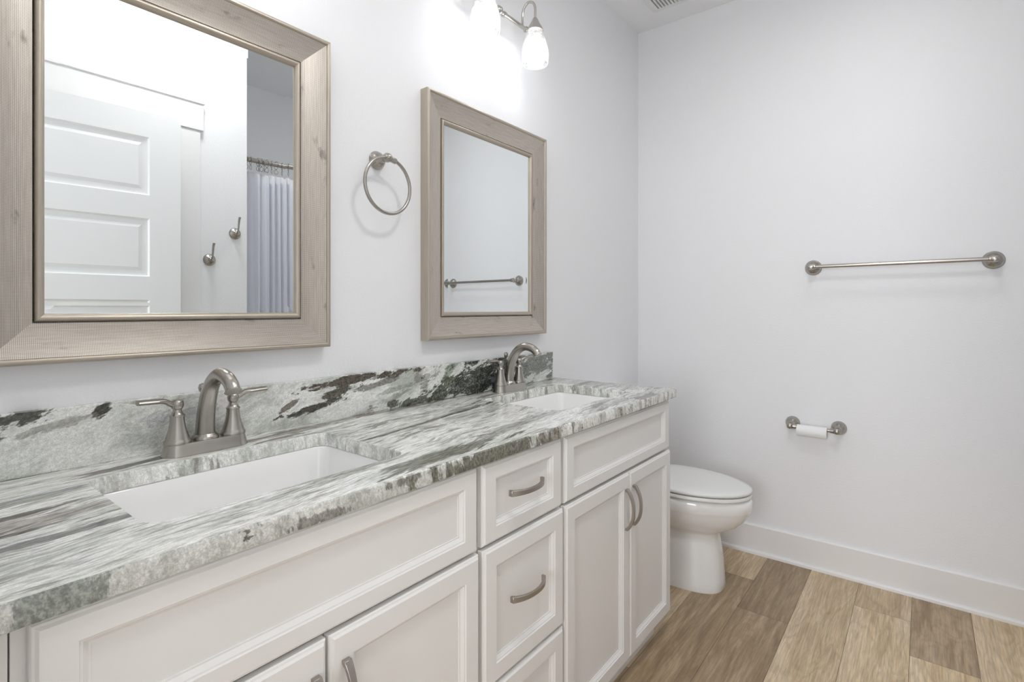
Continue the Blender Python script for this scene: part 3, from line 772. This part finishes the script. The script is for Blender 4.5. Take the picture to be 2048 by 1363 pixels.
# ------------------------------------------------------------------ shower: rod, rings, curtain, tub
RY = -1.63; RZ = 2.006
def rody(x): 
    q = (x - XA) / (L - XA); return RY + .045 * math.sin(PI * q) - .02
rod = thing('shower_rod', 'brushed nickel curved shower rod above the white curtain', 'curtain rod', (XA, rody(XA), RZ))
bm = bmesh.new(); sweep(bm, [(x - XA, rody(x) - rody(XA), 0) for x in [XA + .004 + (L - XA - .008) * i / 40 for i in range(41)]], .0127, 20); obj('tube', bm, M_nick, rod, smooth=60)
for x, s in ((XA, 1), (L, -1)):
    bm = bmesh.new(); lathe(bm, [(.034, .0005), (.034, .006), (.026, .014), (.017, .018), (.016, .03)], (x - XA, rody(x) - rody(XA), 0), (s, 0, 0), 28); obj('flange', bm, M_nick, rod, smooth=38)
def fabric():
    n = N('curtain_fabric'); n.set(Base_Color=(.86, .87, .91), Roughness=.85); n.bump(n.noise(n.map(n.tc(), sc=(1, 1, .2)), 60, 3), .15, .002)
    n.b.inputs['Sheen Weight'].default_value = .2
    tl = n.node('ShaderNodeBsdfTranslucent', {0: (.86, .87, .92, 1)}); m = n.node('ShaderNodeMixShader', {0: .3, 1: n.b.outputs[0], 2: tl.outputs[0]})
    n.t.links.new(m.outputs[0], n.out.inputs[0]); return n.m
ringx = [1.328, 1.350, 1.388, 1.396, 1.407, 1.421, 1.436, 1.462, 1.487, 1.520, 1.573, 1.590]
ringx = [1.285] + ringx[:] + [1.65, 1.70]
def curtain():
    bm = bmesh.new(); nx, nz = 260, 26; x0, x1 = XA + .012, 1.74; rows = []
    for j in range(nz + 1):
        t = j / nz; z = .10 + t * 1.845; row = []
        for i in range(nx + 1):
            u = i / nx; x = x0 + (x1 - x0) * u
            amp = .030 * (1 - .35 * t)
            ph = 2 * PI * (10.5 * u + .35 * math.sin(4.2 * u * PI + .6) + .10 * (1 - t) * math.sin(7 * u))
            y = amp * math.sin(ph) + .010 * math.sin(2.7 * ph + 3 * t) * (1 - t * .5)
            zz = z - (.016 * (.5 - .5 * math.cos(ph + 1.2)) * (t ** 8)) - (.03 * math.exp(-((u - .62) / .05) ** 2) * t ** 14)
            row.append(bm.verts.new((x + .006 * math.cos(ph), rody(x) + y * .9, zz)))
        rows.append(row)
    for a, b in zip(rows, rows[1:]):
        for i in range(nx): bm.faces.new((a[i], a[i + 1], b[i + 1], b[i]))
    return bm
cu = obj('shower_curtain', curtain(), fabric(), smooth=180)
sm = cu.modifiers.new('thick', 'SOLIDIFY'); sm.thickness = .0012
tag(cu, 'bluish white fabric shower curtain bunched at the closet side of the tub', 'curtain')
def ring_bm():
    bm = bmesh.new()
    sweep(bm, catmull([(0, .003, -.052), (0, -.012, -.046), (0, -.013, -.034), (0, .004, -.024), (0, .0165, -.006), (0, .014, .011), (0, 0, .0175), (0, -.014, .011), (0, -.017, -.004), (0, -.008, -.020), (0, .010, -.034), (0, .012, -.046), (0, .004, -.056)], 5), .0014, 8)
    return bm
proto = None
for i, x in enumerate(ringx):
    if proto is None:
        r = proto = obj('curtain_ring', ring_bm(), M_nick, smooth=60)
    else:
        r = proto.copy(); COL.objects.link(r)
    r.location = (x, rody(x), RZ); r.rotation_euler = (0, 0, math.radians([8, -14, 4, -5, 10, -9, 22, -18, 12, -25, 18, 6, -8][i % 13]))
    tag(r, 'thin nickel curtain ring hooked over the shower rod', 'curtain ring', 'curtain rings on the shower rod')
tub = thing('bathtub', 'white alcove bathtub behind the shower curtain', 'bathtub', ((XA + L) / 2, (YB + RY) / 2 - .03, 0))
bm = bmesh.new(); hx, hy = (L - XA) / 2 - .003, .36; yc = YB + .003 + hy - tub.location.y
def tr_(dx, dy, r, z): return [Vector((p.x, p.y + yc, p.z)) for p in rrect(-hx + dx, hx - dx, -hy + dy, hy - dy, r, z, 8)]
loft(bm, [tr_(0, 0, .01, .001), tr_(0, 0, .01, .40), tr_(.004, .004, .012, .412), tr_(.055, .055, .10, .415), tr_(.068, .066, .10, .405), tr_(.10, .085, .11, .20), tr_(.16, .13, .12, .11), tr_(.3, .25, .1, .10)])
obj('shell', bm, M_porc, tub, smooth=50)

# ------------------------------------------------------------------ toilet
TX = 2.308
to = thing('toilet', 'white elongated toilet with closed lid between the vanity and the end wall', 'toilet', (TX, -.36, 0))
def egg(yf, yb, hw, z, n=48, back=2.6, frontp=2.0, yw=None):
    """plan outline: elongated front, squarer back; yw = y of greatest width"""
    if yw is None: yw = yb + (yf - yb) * .42
    pts = []
    for i in range(n):
        a = 2 * PI * i / n; c, s = math.cos(a), math.sin(a)
        e = frontp if s < 0 else back
        x = hw * math.copysign(abs(c) ** (2 / e), c)
        y = yw + (abs(s) ** (2 / e)) * ((yf - yw) if s < 0 else (yb - yw))
        pts.append((x, y + .36, z))
    return pts
bm = bmesh.new()
secs = [(-.592, -.10, .118, 0, 3.2), (-.594, -.10, .119, .006, 3.2), (-.591, -.10, .116, .04, 3.1), (-.586, -.10, .111, .12, 3.), (-.574, -.10, .106, .20, 2.9), (-.571, -.10, .105, .232, 2.7),
        (-.580, -.10, .110, .240, 2.5), (-.612, -.09, .128, .254, 2.3), (-.648, -.08, .148, .275, 2.15), (-.676, -.075, .166, .302, 2.05), (-.692, -.07, .177, .328, 2.), (-.699, -.07, .182, .345, 2.),
        (-.7035, -.065, .1855, .352, 2.), (-.7055, -.06, .187, .375, 2.), (-.704, -.06, .186, .392, 2.), (-.698, -.06, .181, .398, 2.), (-.66, -.08, .15, .399, 2.)]
loft(bm, [egg(a, b, c, z, frontp=e) for a, b, c, z, e in secs])
obj('bowl', bm, M_porc, to, smooth=60)
bm = bmesh.new()
loft(bm, [egg(-.699, -.235, .180, .4055), egg(-.703, -.233, .184, .408), egg(-.7035, -.233, .1845, .416), egg(-.700, -.235, .181, .4205)])
obj('seat', bm, M_seat, to, smooth=50)
bm = bmesh.new()
loft(bm, [egg(-.699, -.225, .181, .4245), egg(-.704, -.222, .185, .4275), egg(-.705, -.222, .186, .434), egg(-.701, -.224, .182, .4385), egg(-.67, -.235, .16, .4425), egg(-.60, -.26, .11, .4445), egg(-.50, -.32, .04, .445)])
obj('lid', bm, M_seat, to, smooth=60)
for x, y in ((-.15, -.06), (.15, -.06), (-.10, -.26), (.10, -.26)):
    bm = bmesh.new(); lathe(bm, [(.008, .398), (.008, .4065)], (x, y, 0), n=12); obj('seat_bumper', bm, M_seat, to, smooth=40)
for x in (-.075, .075):
    bm = bmesh.new(); lathe(bm, [(.013, -.025), (.013, .025)], (x, .135, .424), (1, 0, 0), 16); obj('seat_hinge', bm, M_seat, to, smooth=40)
bm = bmesh.new()
loft(bm, [rrect(-.195, .195, .155, .355, .03, .40, 5), rrect(-.205, .205, .148, .356, .03, .55, 5), rrect(-.212, .212, .142, .357, .03, .735, 5)])
obj('tank', bm, M_porc, to, smooth=40)
bm = bmesh.new()
loft(bm, [rrect(-.218, .218, .136, .358, .03, .737, 5), rrect(-.220, .220, .134, .358, .03, .745, 5), rrect(-.220, .220, .134, .358, .03, .764, 5), rrect(-.214, .214, .140, .356, .028, .772, 5)])
obj('tank_lid', bm, M_porc, to, smooth=40)
bm = bmesh.new(); lathe(bm, [(.012, 0), (.012, .006), (.006, .008), (.006, .016), (0, .017)], (-.15, .1445, .69), (0, -1, 0), 18); box(bm, -.155, -.085, .124, .131, .684, .696)
obj('flush_handle', bm, M_nick, to, smooth=40)
bm = bmesh.new(); loft(bm, [egg(-.594, -.10, .1205, .0003, frontp=3.2), egg(-.594, -.10, .1195, .004, frontp=3.2)], False, False); obj('caulk_line', bm, M_caulk, to)
